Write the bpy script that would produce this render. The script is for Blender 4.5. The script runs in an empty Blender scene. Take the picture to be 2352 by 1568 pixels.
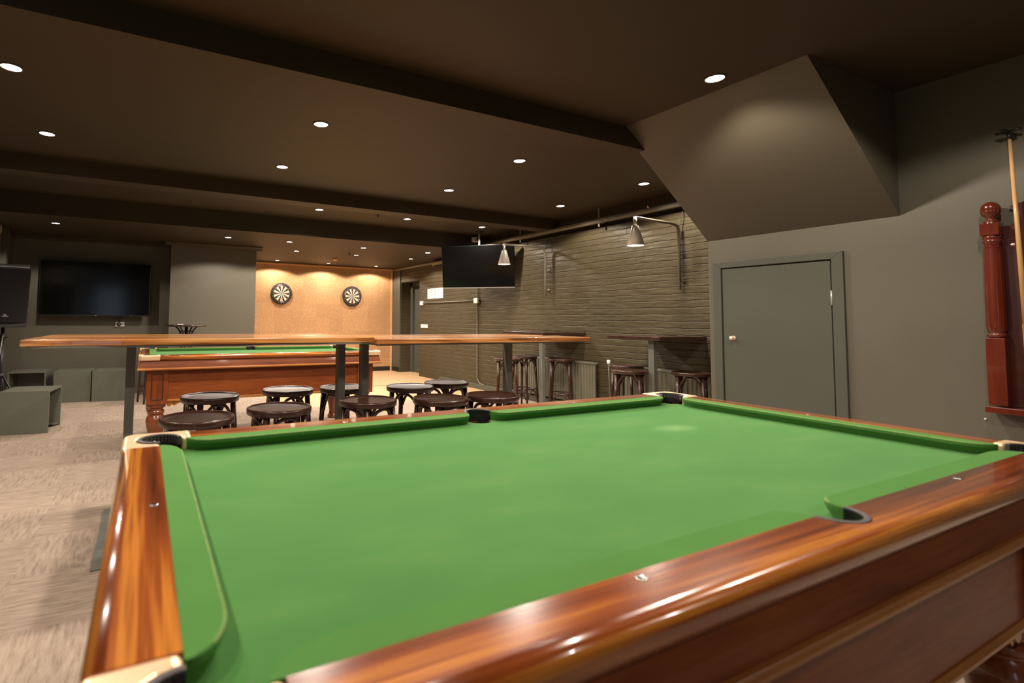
import bpy, bmesh, math, random
from mathutils import Vector, Matrix
random.seed(7)
PI = math.pi
C = bpy.context.scene.collection
S = bpy.context.scene

# ---------------------------------------------------------------- camera
F, PCX, PCY = 1193.804, 945.0, 664.689
YAW, PIT, ROL = 0.471432, 0.0573566, -0.00923
cy_, sy_, cp_, sp_ = math.cos(YAW), math.sin(YAW), math.cos(PIT), math.sin(PIT)
fw = Vector((sy_*cp_, cy_*cp_, sp_)); rt = Vector((cy_, -sy_, 0)); dn = fw.cross(rt)
rt2 = math.cos(ROL)*rt + math.sin(ROL)*dn
dn2 = -math.sin(ROL)*rt + math.cos(ROL)*dn
cam = bpy.data.cameras.new('camera'); co = bpy.data.objects.new('camera', cam); C.objects.link(co)
up = -dn2
co.matrix_world = Matrix(((rt2.x, up.x, -fw.x, 0), (rt2.y, up.y, -fw.y, 0), (rt2.z, up.z, -fw.z, 1.2), (0, 0, 0, 1)))
cam.sensor_width = 36; cam.lens = F*36/2352
cam.shift_x = (1176-PCX)/2352; cam.shift_y = -(784-PCY)/2352
cam.clip_start = 0.02
cam.dof.use_dof = True; cam.dof.focus_distance = 5.0; cam.dof.aperture_fstop = 3.2
S.camera = co

# ---------------------------------------------------------------- world, daylight, exposure
w = bpy.data.worlds.new('world'); S.world = w; w.use_nodes = True
w.node_tree.nodes['Background'].inputs[0].default_value = (0.9, 0.85, 0.8, 1)
w.node_tree.nodes['Background'].inputs[1].default_value = 0.01
S.view_settings.view_transform = 'Standard'; S.view_settings.look = 'None'
S.view_settings.exposure = 0.0; S.view_settings.gamma = 1.0; S.view_settings.use_curve_mapping = False
LAMP_W = 95.0          # each ceiling downlight
LAMP_COL = (1.0, 0.87, 0.73)
al = bpy.data.lights.new('window_daylight', 'AREA'); al.shape = 'RECTANGLE'; al.size = 0.8; al.size_y = 1.7
al.energy = 4; al.color = (0.62, 0.78, 1.0)
ao = bpy.data.objects.new('window_daylight', al); C.objects.link(ao)
ao.location = (-1.15, -2.9, 1.35); ao.rotation_euler = (PI/2, 0, 0)   # just inside the window behind the camera

# ---------------------------------------------------------------- materials
def newmat(name):
    m = bpy.data.materials.new(name); m.use_nodes = True
    nt = m.node_tree; b = nt.nodes['Principled BSDF']
    return m, nt, b
def N(nt, t, **k):
    n = nt.nodes.new(t)
    for a, v in k.items():
        if a[0] == 'i' and a[1:].isdigit(): n.inputs[int(a[1:])].default_value = v
        else: setattr(n, a, v)
    return n
def ramp(nt, stops):
    r = nt.nodes.new('ShaderNodeValToRGB'); e = r.color_ramp.elements
    while len(e) > 1: e.remove(e[-1])
    e[0].position = stops[0][0]; e[0].color = (*stops[0][1], 1)
    for p, c in stops[1:]:
        x = e.new(p); x.color = (*c, 1)
    return r
def bump(nt, b, src, strength, dist=0.002):
    bp = nt.nodes.new('ShaderNodeBump'); bp.inputs['Strength'].default_value = strength
    bp.inputs['Distance'].default_value = dist
    nt.links.new(src, bp.inputs['Height']); nt.links.new(bp.outputs[0], b.inputs['Normal'])
def plain(name, col, rough=0.5, metal=0.0, var=0.06, nscale=8.0, bmp=0.0, coat=0.0, spec=0.5, bscale=None):
    m, nt, b = newmat(name)
    tc = N(nt, 'ShaderNodeTexCoord'); no = N(nt, 'ShaderNodeTexNoise'); no.inputs['Scale'].default_value = nscale
    no.inputs['Detail'].default_value = 4
    nt.links.new(tc.outputs['Object'], no.inputs['Vector'])
    c0 = [max(0, c*(1-var)) for c in col]; c1 = [c*(1+var) for c in col]
    r = ramp(nt, [(0.3, c0), (0.7, c1)])
    nt.links.new(no.outputs['Fac'], r.inputs[0]); nt.links.new(r.outputs[0], b.inputs['Base Color'])
    b.inputs['Roughness'].default_value = rough; b.inputs['Metallic'].default_value = metal
    b.inputs['Coat Weight'].default_value = coat; b.inputs['Specular IOR Level'].default_value = spec
    b.inputs['Coat Roughness'].default_value = 0.08
    if bmp:
        n2 = N(nt, 'ShaderNodeTexNoise'); n2.inputs['Scale'].default_value = bscale or nscale*12
        nt.links.new(tc.outputs['Object'], n2.inputs['Vector'])
        bump(nt, b, n2.outputs['Fac'], bmp)
    return m
def wood(name, stops, axis=0, across=14.0, along=1.2, rough=0.25, coat=0.6, dist=0.6, fine=0.25, knots=False, spec=0.5):
    m, nt, b = newmat(name)
    tc = N(nt, 'ShaderNodeTexCoord')
    mp = N(nt, 'ShaderNodeMapping')
    sc = [across]*3; sc[axis] = along; mp.inputs['Scale'].default_value = sc
    nt.links.new(tc.outputs['Object'], mp.inputs[0])
    no = N(nt, 'ShaderNodeTexNoise'); no.inputs['Scale'].default_value = 1.0; no.inputs['Detail'].default_value = 3
    no.inputs['Distortion'].default_value = dist
    nt.links.new(mp.outputs[0], no.inputs['Vector'])
    mp2 = N(nt, 'ShaderNodeMapping'); sc2 = [across*9]*3; sc2[axis] = along*5; mp2.inputs['Scale'].default_value = sc2
    nt.links.new(tc.outputs['Object'], mp2.inputs[0])
    n2 = N(nt, 'ShaderNodeTexNoise'); n2.inputs['Scale'].default_value = 1.0; n2.inputs['Detail'].default_value = 4
    nt.links.new(mp2.outputs[0], n2.inputs['Vector'])
    mx = N(nt, 'ShaderNodeMix', data_type='FLOAT'); mx.inputs[0].default_value = fine
    nt.links.new(no.outputs['Fac'], mx.inputs[2]); nt.links.new(n2.outputs['Fac'], mx.inputs[3])
    r = ramp(nt, stops); nt.links.new(mx.outputs[0], r.inputs[0])
    last = r.outputs[0]
    if knots:
        mpk = N(nt, 'ShaderNodeMapping'); s3 = [4.2]*3; s3[axis] = 2.1; mpk.inputs['Scale'].default_value = s3
        nt.links.new(tc.outputs['Object'], mpk.inputs[0])
        vo = N(nt, 'ShaderNodeTexVoronoi'); vo.inputs['Scale'].default_value = 1.0
        nt.links.new(mpk.outputs[0], vo.inputs['Vector'])
        kr = ramp(nt, [(0.06, (0.12, 0.05, 0.02)), (0.13, (0.50, 0.32, 0.20)), (0.22, (1, 1, 1))])
        nt.links.new(vo.outputs['Distance'], kr.inputs[0])
        mk = N(nt, 'ShaderNodeMix', data_type='RGBA', blend_type='MULTIPLY'); mk.inputs[0].default_value = 0.9
        nt.links.new(last, mk.inputs[6]); nt.links.new(kr.outputs[0], mk.inputs[7]); last = mk.outputs[2]
    nt.links.new(last, b.inputs['Base Color'])
    b.inputs['Roughness'].default_value = rough; b.inputs['Coat Weight'].default_value = coat
    b.inputs['Coat Roughness'].default_value = 0.06; b.inputs['Specular IOR Level'].default_value = spec
    bump(nt, b, n2.outputs['Fac'], 0.08, 0.001)
    return m

PAINT = (0.100, 0.090, 0.064)
M = {}
M['paint'] = plain('olive_wall_paint', PAINT, 0.55, var=0.05, nscale=1.5, bmp=0.15, bscale=300)
M['ceil'] = plain('bounce_tinted_ceiling_paint', (0.036, 0.0222, 0.0068), 0.6, var=0.05, nscale=1.0, bmp=0.08, bscale=250)  # brown tint puts warm bounce light into the dark paint colour
M['bulk'] = plain('bulkhead_paint', (0.085, 0.074, 0.050), 0.5, var=0.05, nscale=1.5)
M['door'] = plain('olive_door_paint', (0.074, 0.076, 0.058), 0.42, var=0.04, nscale=2)
M['trimpaint'] = plain('olive_trim_paint', (0.070, 0.072, 0.055), 0.45, var=0.04, nscale=3)
M['steel'] = plain('olive_steel_paint', (0.125, 0.130, 0.108), 0.42, var=0.05, nscale=6, spec=0.5)
M['boxpaint'] = plain('olive_box_paint', (0.125, 0.128, 0.098), 0.4, var=0.06, nscale=2.5)
M['pipe'] = plain('olive_pipe_paint', (0.15, 0.135, 0.095), 0.35, var=0.08, nscale=7)
M['radiator'] = plain('olive_radiator_paint', (0.13, 0.125, 0.085), 0.38, var=0.06, nscale=6)
M['blackgap'] = plain('black_shadow_paint', (0.012, 0.012, 0.011), 0.7)
M['skirt'] = plain('black_vinyl_skirting', (0.012, 0.011, 0.01), 0.4)
M['brass'] = plain('brushed_brass', (0.90, 0.62, 0.38), 0.36, metal=0.55, var=0.06, nscale=15)
M['chrome'] = plain('chrome', (0.8, 0.8, 0.8), 0.15, metal=1.0)
M['alu'] = plain('brushed_aluminium', (0.50, 0.47, 0.42), 0.34, metal=0.35, var=0.04)
M['rubber'] = plain('black_pocket_rubber', (0.014, 0.012, 0.013), 0.38)
M['liner'] = plain('worn_pocket_rim', (0.055, 0.045, 0.045), 0.5, var=0.2, nscale=40)
M['darkwood'] = wood('dark_bentwood', [(0.3, (0.020, 0.007, 0.004)), (0.7, (0.052, 0.018, 0.010))], 2, 30, 3, 0.30, 0.3, fine=0.4)
M['seatwood'] = wood('dark_seat_ply', [(0.3, (0.026, 0.010, 0.006)), (0.7, (0.060, 0.024, 0.014))], 0, 26, 2, 0.38, 0.06, fine=0.5, spec=0.4)
TIG = [(0.32, (0.060, 0.012, 0.003)), (0.42, (0.17, 0.035, 0.006)), (0.50, (0.28, 0.065, 0.010)), (0.57, (0.54, 0.19, 0.026)), (0.64, (0.20, 0.045, 0.008))]
M['railx'] = wood('tiger_rail_wood', TIG, 0, 24, 0.75, 0.2, 0.8, 0.35, 0.16)
M['raily'] = wood('tiger_rail_wood_cross', TIG, 1, 24, 0.75, 0.2, 0.8, 0.35, 0.16)
CAB = [(0.25, (0.085, 0.015, 0.004)), (0.5, (0.19, 0.044, 0.008)), (0.75, (0.28, 0.075, 0.014))]
M['cabx'] = wood('cabinet_timber', CAB, 0, 12, 1.5, 0.42, 0.12, 0.8, 0.4, spec=0.3)
M['caby'] = wood('cabinet_timber_cross', CAB, 1, 12, 1.5, 0.42, 0.12, 0.8, 0.4, spec=0.3)
M['cabz'] = wood('leg_timber', CAB, 2, 14, 2, 0.25, 0.8, 0.5, 0.4)
M['ledge'] = wood('light_moulding_timber', [(0.3, (0.26, 0.085, 0.014)), (0.7, (0.46, 0.18, 0.03))], 0, 20, 2, 0.38, 0.2)
M['inlay'] = plain('dark_inlay', (0.045, 0.014, 0.008), 0.35, coat=0.4)
BAR = [(0.34, (0.15, 0.048, 0.013)), (0.44, (0.32, 0.115, 0.030)), (0.51, (0.52, 0.22, 0.062)), (0.62, (0.60, 0.31, 0.11))]
M['slab'] = wood('light_slab_timber', BAR, 0, 17, 0.8, 0.22, 0.5, 1.2, 0.2, knots=True)
M['walltop'] = wood('dark_table_timber', [(0.3, (0.020, 0.008, 0.006)), (0.7, (0.060, 0.024, 0.017))], 0, 18, 2, 0.25, 0.7)
M['mahog'] = wood('red_mahogany', [(0.3, (0.065, 0.007, 0.003)), (0.7, (0.15, 0.020, 0.005))], 2, 16, 2, 0.25, 0.45)
M['mahogdark'] = wood('dark_mahogany_board', [(0.3, (0.035, 0.008, 0.008)), (0.7, (0.07, 0.015, 0.012))], 2, 16, 2, 0.3, 0.6)
M['ash'] = wood('pale_ash', [(0.3, (0.50, 0.27, 0.10)), (0.7, (0.66, 0.40, 0.17))], 2, 60, 4, 0.35, 0.4)
M['butt'] = wood('brown_cue_butt', [(0.3, (0.16, 0.05, 0.012)), (0.7, (0.27, 0.10, 0.025))], 2, 60, 4, 0.3, 0.7)
M['black'] = plain('black_plastic', (0.012, 0.012, 0.012), 0.4)
M['grille'] = plain('black_speaker_grille', (0.012, 0.010, 0.011), 0.75, bmp=0.6, spec=0.2, bscale=900)
M['white'] = plain('white_plastic', (0.75, 0.72, 0.68), 0.4, var=0.02)
M['paper'] = plain('white_paper', (0.62, 0.60, 0.57), 0.7, var=0.02)
M['ink'] = plain('grey_ink', (0.35, 0.26, 0.25), 0.8)
M['inkdark'] = plain('dark_ink', (0.05, 0.03, 0.04), 0.8)
M['silver'] = plain('grey_plastic', (0.35, 0.33, 0.32), 0.4)
M['screen'] = plain('black_screen_glass', (0.003, 0.003, 0.003), 0.12, var=0.0, spec=0.35)
M['bezel'] = plain('television_bezel', (0.01, 0.01, 0.01), 0.35)
M['creamseg'] = plain('cream_sisal', (0.72, 0.62, 0.45), 0.8)
M['blackseg'] = plain('black_sisal', (0.01, 0.01, 0.01), 0.8)
M['redseg'] = plain('red_sisal', (0.55, 0.03, 0.02), 0.8)
M['greenseg'] = plain('green_sisal', (0.03, 0.25, 0.08), 0.8)
M['wire'] = plain('pale_wire', (0.45, 0.42, 0.38), 0.3, metal=0.7)
M['corktrim'] = wood('pine_trim', [(0.3, (0.55, 0.28, 0.12)), (0.7, (0.68, 0.38, 0.18))], 0, 20, 1, 0.5, 0.1)
M['yellow'] = plain('yellow_label', (0.5, 0.33, 0.05), 0.5)

def emis(name, col, s):
    m, nt, b = newmat(name)
    b.inputs['Base Color'].default_value = (*col, 1)
    b.inputs['Emission Color'].default_value = (*col, 1); b.inputs['Emission Strength'].default_value = s
    return m
M['glow'] = emis('lamp_diffuser', (1.0, 0.93, 0.86), 28)
M['glowfar'] = emis('lamp_diffuser_small', (1.0, 0.93, 0.86), 14)
M['bulb'] = emis('warm_bulb', (1.0, 0.83, 0.6), 9)
M['led'] = emis('red_led', (1.0, 0.05, 0.05), 1.5)
M['sky'] = emis('daylight_pane', (0.62, 0.78, 1.0), 0.5)

def felt():
    m, nt, b = newmat('green_baize')
    tc = N(nt, 'ShaderNodeTexCoord')
    n1 = N(nt, 'ShaderNodeTexNoise'); n1.inputs['Scale'].default_value = 4; n1.inputs['Detail'].default_value = 5
    mp = N(nt, 'ShaderNodeMapping'); mp.inputs['Scale'].default_value = (1, 2.2, 1)
    nt.links.new(tc.outputs['Object'], mp.inputs[0]); nt.links.new(mp.outputs[0], n1.inputs['Vector'])
    r = ramp(nt, [(0.32, (0.048, 0.160, 0.032)), (0.55, (0.056, 0.172, 0.036)), (0.78, (0.078, 0.186, 0.044))])
    nt.links.new(n1.outputs['Fac'], r.inputs[0])
    # faint chalk smear worn into the cloth
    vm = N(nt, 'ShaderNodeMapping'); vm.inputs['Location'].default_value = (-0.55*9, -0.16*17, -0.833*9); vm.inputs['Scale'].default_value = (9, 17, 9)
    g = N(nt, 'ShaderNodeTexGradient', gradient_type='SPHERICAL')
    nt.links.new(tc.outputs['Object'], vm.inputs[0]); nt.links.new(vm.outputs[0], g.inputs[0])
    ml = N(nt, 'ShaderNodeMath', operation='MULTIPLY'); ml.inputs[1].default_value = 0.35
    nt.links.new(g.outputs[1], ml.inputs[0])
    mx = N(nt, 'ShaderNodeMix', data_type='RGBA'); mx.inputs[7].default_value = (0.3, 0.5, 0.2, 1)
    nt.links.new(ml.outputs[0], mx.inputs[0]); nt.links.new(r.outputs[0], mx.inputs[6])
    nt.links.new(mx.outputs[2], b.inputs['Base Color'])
    b.inputs['Roughness'].default_value = 0.95; b.inputs['Sheen Weight'].default_value = 0.25
    b.inputs['Sheen Roughness'].default_value = 0.5; b.inputs['Sheen Tint'].default_value = (0.4, 0.8, 0.4, 1)
    b.inputs['Specular IOR Level'].default_value = 0.15
    n2 = N(nt, 'ShaderNodeTexNoise'); n2.inputs['Scale'].default_value = 500
    nt.links.new(tc.outputs['Object'], n2.inputs['Vector']); bump(nt, b, n2.outputs['Fac'], 0.15, 0.001)
    return m
M['felt'] = felt()
M['feltcush'] = plain('cushion_baize', (0.072, 0.194, 0.045), 0.95, var=0.06, nscale=6, spec=0.1)
M['feltedge'] = plain('pale_baize_edge', (0.17, 0.27, 0.085), 0.95, var=0.15, nscale=30, spec=0.15)  # paler green strip along the cushion noses

def carpet():
    m, nt, b = newmat('beige_carpet_tile')
    tc = N(nt, 'ShaderNodeTexCoord')
    ck = N(nt, 'ShaderNodeTexChecker'); ck.inputs['Scale'].default_value = 2.0
    ck.inputs['Color1'].default_value = (1, 1, 1, 1); ck.inputs['Color2'].default_value = (0, 0, 0, 1)
    nt.links.new(tc.outputs['Object'], ck.inputs['Vector'])
    def streak(sc, seed):
        mp = N(nt, 'ShaderNodeMapping'); mp.inputs['Scale'].default_value = sc; mp.inputs['Location'].default_value = (seed, seed, 0)
        nt.links.new(tc.outputs['Object'], mp.inputs[0])
        n = N(nt, 'ShaderNodeTexNoise'); n.inputs['Scale'].default_value = 1; n.inputs['Detail'].default_value = 5; n.inputs['Roughness'].default_value = 0.65
        nt.links.new(mp.outputs[0], n.inputs['Vector']); return n
    a = streak((7, 55, 1), 0); c = streak((55, 7, 1), 3)
    mx = N(nt, 'ShaderNodeMix', data_type='FLOAT')
    nt.links.new(ck.outputs['Fac'], mx.inputs[0]); nt.links.new(a.outputs['Fac'], mx.inputs[2]); nt.links.new(c.outputs['Fac'], mx.inputs[3])
    br = N(nt, 'ShaderNodeTexBrick'); br.offset = 0.0; br.inputs['Scale'].default_value = 1.0
    br.inputs['Brick Width'].default_value = 0.5; br.inputs['Row Height'].default_value = 0.5; br.inputs['Mortar Size'].default_value = 0.0
    br.inputs['Color1'].default_value = (0.93, 0.93, 0.93, 1); br.inputs['Color2'].default_value = (1.03, 1.03, 1.03, 1)
    nt.links.new(tc.outputs['Object'], br.inputs['Vector'])
    r = ramp(nt, [(0.3, (0.26, 0.195, 0.150)), (0.5, (0.38, 0.295, 0.235)), (0.7, (0.46, 0.37, 0.30))])
    nt.links.new(mx.outputs[0], r.inputs[0])
    mu = N(nt, 'ShaderNodeMix', data_type='RGBA', blend_type='MULTIPLY'); mu.inputs[0].default_value = 1
    nt.links.new(r.outputs[0], mu.inputs[6]); nt.links.new(br.outputs['Color'], mu.inputs[7])
    nt.links.new(mu.outputs[2], b.inputs['Base Color'])
    b.inputs['Roughness'].default_value = 0.97; b.inputs['Specular IOR Level'].default_value = 0.1
    bump(nt, b, mx.outputs[0], 0.5, 0.004)
    return m
M['carpet'] = carpet()
M['vinyl'] = wood('tan_vinyl', [(0.3, (0.50, 0.32, 0.17)), (0.7, (0.58, 0.38, 0.21))], 0, 6, 1, 0.55, 0.0, fine=0.5)

def brick():
    m, nt, b = newmat('painted_brick')
    tc = N(nt, 'ShaderNodeTexCoord'); sx = N(nt, 'ShaderNodeSeparateXYZ'); cb = N(nt, 'ShaderNodeCombineXYZ')
    nt.links.new(tc.outputs['Object'], sx.inputs[0])
    nz = N(nt, 'ShaderNodeTexNoise'); nz.inputs['Scale'].default_value = 6; nz.inputs['Detail'].default_value = 3
    nt.links.new(tc.outputs['Object'], nz.inputs['Vector'])
    ma = N(nt, 'ShaderNodeMath', operation='MULTIPLY_ADD'); ma.inputs[1].default_value = 0.024
    nt.links.new(nz.outputs['Fac'], ma.inputs[0]); nt.links.new(sx.outputs['Z'], ma.inputs[2])
    nt.links.new(sx.outputs['Y'], cb.inputs[0]); nt.links.new(ma.outputs[0], cb.inputs[1])
    br = N(nt, 'ShaderNodeTexBrick'); br.inputs['Scale'].default_value = 1.0
    br.inputs['Brick Width'].default_value = 0.24; br.inputs['Row Height'].default_value = 0.076
    br.inputs['Mortar Size'].default_value = 0.006; br.inputs['Mortar Smooth'].default_value = 0.9
    br.inputs['Color1'].default_value = (0.8, 0.8, 0.8, 1); br.inputs['Color2'].default_value = (1, 1, 1, 1); br.inputs['Mortar'].default_value = (0, 0, 0, 1)
    nt.links.new(cb.outputs[0], br.inputs['Vector'])
    mpn = N(nt, 'ShaderNodeMapping'); mpn.inputs['Scale'].default_value = (1, 5, 22)
    nt.links.new(tc.outputs['Object'], mpn.inputs[0])
    n3 = N(nt, 'ShaderNodeTexNoise'); n3.inputs['Scale'].default_value = 1.0; n3.inputs['Detail'].default_value = 5
    nt.links.new(mpn.outputs[0], n3.inputs['Vector'])
    h = N(nt, 'ShaderNodeMix', data_type='FLOAT'); h.inputs[0].default_value = 0.6
    b2 = N(nt, 'ShaderNodeTexBrick'); b2.inputs['Scale'].default_value = 1.0; b2.offset = 0.0
    b2.inputs['Brick Width'].default_value = 60.0; b2.inputs['Row Height'].default_value = 0.076
    b2.inputs['Mortar Size'].default_value = 0.008; b2.inputs['Mortar Smooth'].default_value = 1.0
    b2.inputs['Color1'].default_value = (1, 1, 1, 1); b2.inputs['Color2'].default_value = (1, 1, 1, 1); b2.inputs['Mortar'].default_value = (0, 0, 0, 1)
    nt.links.new(cb.outputs[0], b2.inputs['Vector'])
    rr = N(nt, 'ShaderNodeMix', data_type='RGBA'); rr.inputs[0].default_value = 0.72
    nt.links.new(br.outputs['Color'], rr.inputs[6]); nt.links.new(b2.outputs['Color'], rr.inputs[7])
    nt.links.new(rr.outputs[2], h.inputs[2]); nt.links.new(n3.outputs['Fac'], h.inputs[3])
    nc = N(nt, 'ShaderNodeTexNoise'); nc.inputs['Scale'].default_value = 1.2
    nt.links.new(tc.outputs['Object'], nc.inputs['Vector'])
    r = ramp(nt, [(0.3, (0.051, 0.041, 0.021)), (0.7, (0.064, 0.051, 0.027))]); nt.links.new(nc.outputs['Fac'], r.inputs[0])
    nt.links.new(r.outputs[0], b.inputs['Base Color'])
    b.inputs['Roughness'].default_value = 0.46; b.inputs['Specular IOR Level'].default_value = 0.28
    bump(nt, b, h.outputs[0], 1.0, 0.019)
    return m
M['brick'] = brick()

def cork():
    m, nt, b = newmat('cork_tile')
    tc = N(nt, 'ShaderNodeTexCoord'); sx = N(nt, 'ShaderNodeSeparateXYZ'); cb = N(nt, 'ShaderNodeCombineXYZ')
    nt.links.new(tc.outputs['Object'], sx.inputs[0]); nt.links.new(sx.outputs['X'], cb.inputs[0]); nt.links.new(sx.outputs['Z'], cb.inputs[1])
    br = N(nt, 'ShaderNodeTexBrick'); br.offset = 0.0; br.inputs['Scale'].default_value = 1.0
    br.inputs['Brick Width'].default_value = 0.305; br.inputs['Row Height'].default_value = 0.305
    br.inputs['Mortar Size'].default_value = 0.0012; br.inputs['Mortar'].default_value = (0.80, 0.80, 0.80, 1)
    br.inputs['Color1'].default_value = (0.88, 0.86, 0.84, 1); br.inputs['Color2'].default_value = (1.04, 1.03, 1.02, 1)
    nt.links.new(cb.outputs[0], br.inputs['Vector'])
    n = N(nt, 'ShaderNodeTexNoise'); n.inputs['Scale'].default_value = 60; n.inputs['Detail'].default_value = 4
    nt.links.new(tc.outputs['Object'], n.inputs['Vector'])
    r = ramp(nt, [(0.28, (0.20, 0.09, 0.035)), (0.38, (0.40, 0.215, 0.095)), (0.60, (0.45, 0.250, 0.112)), (0.72, (0.66, 0.46, 0.25))])
    nt.links.new(n.outputs['Fac'], r.inputs[0])
    mu = N(nt, 'ShaderNodeMix', data_type='RGBA', blend_type='MULTIPLY'); mu.inputs[0].default_value = 1
    nt.links.new(r.outputs[0], mu.inputs[6]); nt.links.new(br.outputs['Color'], mu.inputs[7])
    nt.links.new(mu.outputs[2], b.inputs['Base Color']); b.inputs['Roughness'].default_value = 0.8
    bump(nt, b, n.outputs['Fac'], 0.1, 0.002)
    return m
M['cork'] = cork()

# ---------------------------------------------------------------- mesh helpers
class MB:
    def __init__(s): s.v = []; s.f = []; s.m = []; s.s = []
    def add(s, vs, fs, mat=0, smooth=False):
        o = len(s.v); s.v += [tuple(v) for v in vs]
        for f in fs: s.f.append([i+o for i in f]); s.m.append(mat); s.s.append(smooth)
        return s
    def box(s, x0, x1, y0, y1, z0, z1, mat=0):
        v = [(x, y, z) for z in (z0, z1) for y in (y0, y1) for x in (x0, x1)]
        return s.add(v, [(0, 2, 3, 1), (4, 5, 7, 6), (0, 1, 5, 4), (2, 6, 7, 3), (0, 4, 6, 2), (1, 3, 7, 5)], mat)
    def prism(s, poly, z0, z1, mat=0, fn=None):
        n = len(poly); f = fn or (lambda a, b, c: (a, b, c))
        v = [f(p[0], p[1], z0) for p in poly]+[f(p[0], p[1], z1) for p in poly]
        return s.add(v, [tuple(range(n))[::-1], tuple(range(n, 2*n))]+[(i, (i+1) % n, n+(i+1) % n, n+i) for i in range(n)], mat)
    def lathe(s, prof, c=(0, 0, 0), seg=24, mat=0, ax=2, smooth=True, cap=True):
        v = []; n = len(prof)
        for r, z in prof:
            for k in range(seg):
                a = 2*PI*k/seg; p = [r*math.cos(a), r*math.sin(a), z]
                if ax == 0: p = [p[2], p[0], p[1]]
                if ax == 1: p = [p[1], p[2], p[0]]
                v.append((c[0]+p[0], c[1]+p[1], c[2]+p[2]))
        f = [(i*seg+k, i*seg+(k+1) % seg, (i+1)*seg+(k+1) % seg, (i+1)*seg+k) for i in range(n-1) for k in range(seg)]
        s.add(v, f, mat, smooth)
        if cap:
            o = len(s.v)-len(v)
            s.f.append([o+k for k in range(seg)][::-1]); s.m.append(mat); s.s.append(False)
            s.f.append([o+(n-1)*seg+k for k in range(seg)]); s.m.append(mat); s.s.append(False)
        return s
    def tube(s, pts, r, seg=10, mat=0, closed=False):
        pts = [Vector(p) for p in pts]; n = len(pts); v = []
        rr = r if isinstance(r, (list, tuple)) else [r]*n
        prev = None
        for i, p in enumerate(pts):
            if closed: t = pts[(i+1) % n]-pts[i-1]
            else: t = pts[min(i+1, n-1)]-pts[max(i-1, 0)]
            t.normalize()
            if prev is None:
                a = Vector((0, 0, 1)) if abs(t.z) < 0.9 else Vector((1, 0, 0)); u = t.cross(a).normalized()
            else:
                u = (prev-t*prev.dot(t)).normalized()
            prev = u; w_ = t.cross(u)
            for k in range(seg):
                a = 2*PI*k/seg; v.append(p+(u*math.cos(a)+w_*math.sin(a))*rr[i])
        m_ = n if closed else n-1
        f = [(i*seg+k, i*seg+(k+1) % seg, ((i+1) % n)*seg+(k+1) % seg, ((i+1) % n)*seg+k) for i in range(m_) for k in range(seg)]
        s.add(v, f, mat, True)
        if not closed:
            o = len(s.v)-len(v)
            s.f.append([o+k for k in range(seg)][::-1]); s.m.append(mat); s.s.append(False)
            s.f.append([o+(n-1)*seg+k for k in range(seg)]); s.m.append(mat); s.s.append(False)
        return s
    def build(s, name, mats, parent=None, bev=0, seg=2, loc=None, rot=None):
        me = bpy.data.meshes.new(name); me.from_pydata(s.v, [], s.f)
        if not isinstance(mats, (list, tuple)): mats = [mats]
        for m in mats: me.materials.append(M[m] if isinstance(m, str) else m)
        for p, mi, sm in zip(me.polygons, s.m, s.s): p.material_index = mi; p.use_smooth = sm
        bm = bmesh.new(); bm.from_mesh(me); bmesh.ops.recalc_face_normals(bm, faces=bm.faces); bm.to_mesh(me); bm.free()
        o = bpy.data.objects.new(name, me); C.objects.link(o)
        if parent: o.parent = parent
        if loc: o.location = loc
        if rot: o.rotation_euler = rot
        if bev:
            b = o.modifiers.new('bevel', 'BEVEL'); b.width = bev; b.segments = seg; b.limit_method = 'ANGLE'; b.angle_limit = 0.6
            b.harden_normals = False
        return o
def spline(pts, n=8):
    P = [Vector(p) for p in pts]; out = []
    for i in range(len(P)-1):
        a = P[max(i-1, 0)]; b = P[i]; c = P[i+1]; d = P[min(i+2, len(P)-1)]
        for k in range(n):
            t = k/n
            out.append(0.5*((2*b)+(c-a)*t+(2*a-5*b+4*c-d)*t*t+(3*b-a-3*c+d)*t**3))
    out.append(P[-1]); return out
def tag(o, label=None, cat=None, group=None, kind=None):
    if label: o['label'] = label
    if cat: o['category'] = cat
    if group: o['group'] = group
    if kind: o['kind'] = kind
    return o
def thing(name, label, cat, loc=(0, 0, 0), rz=0, group=None):
    o = bpy.data.objects.new(name, None); C.objects.link(o); o.location = loc; o.rotation_euler = (0, 0, rz)
    o.empty_display_size = 0.1
    return tag(o, label, cat, group)
def struct(name, mb, mat, parent=None, bev=0):
    o = mb.build(name, mat, parent, bev)
    if not parent: tag(o, name.replace('_', ' '), None, None, 'structure')
    return o
def copy_tree(o, parent=None):
    c = o.copy(); C.objects.link(c)
    if parent: c.parent = parent
    for ch in list(o.children): copy_tree(ch, c)
    return c
def text_mb(mb, txt, size, fn, mat=0, extr=0.0008):
    cu = bpy.data.curves.new('txt', 'FONT'); cu.body = txt; cu.size = size; cu.align_x = 'CENTER'; cu.align_y = 'CENTER'; cu.extrude = extr; cu.resolution_u = 2
    o = bpy.data.objects.new('txt', cu); C.objects.link(o)
    dg = bpy.context.evaluated_depsgraph_get(); me = bpy.data.meshes.new_from_object(o.evaluated_get(dg))
    mb.add([fn(v.co.x, v.co.y, v.co.z) for v in me.vertices], [list(p.vertices) for p in me.polygons], mat)
    bpy.data.objects.remove(o); bpy.data.curves.remove(cu); bpy.data.meshes.remove(me)

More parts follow.
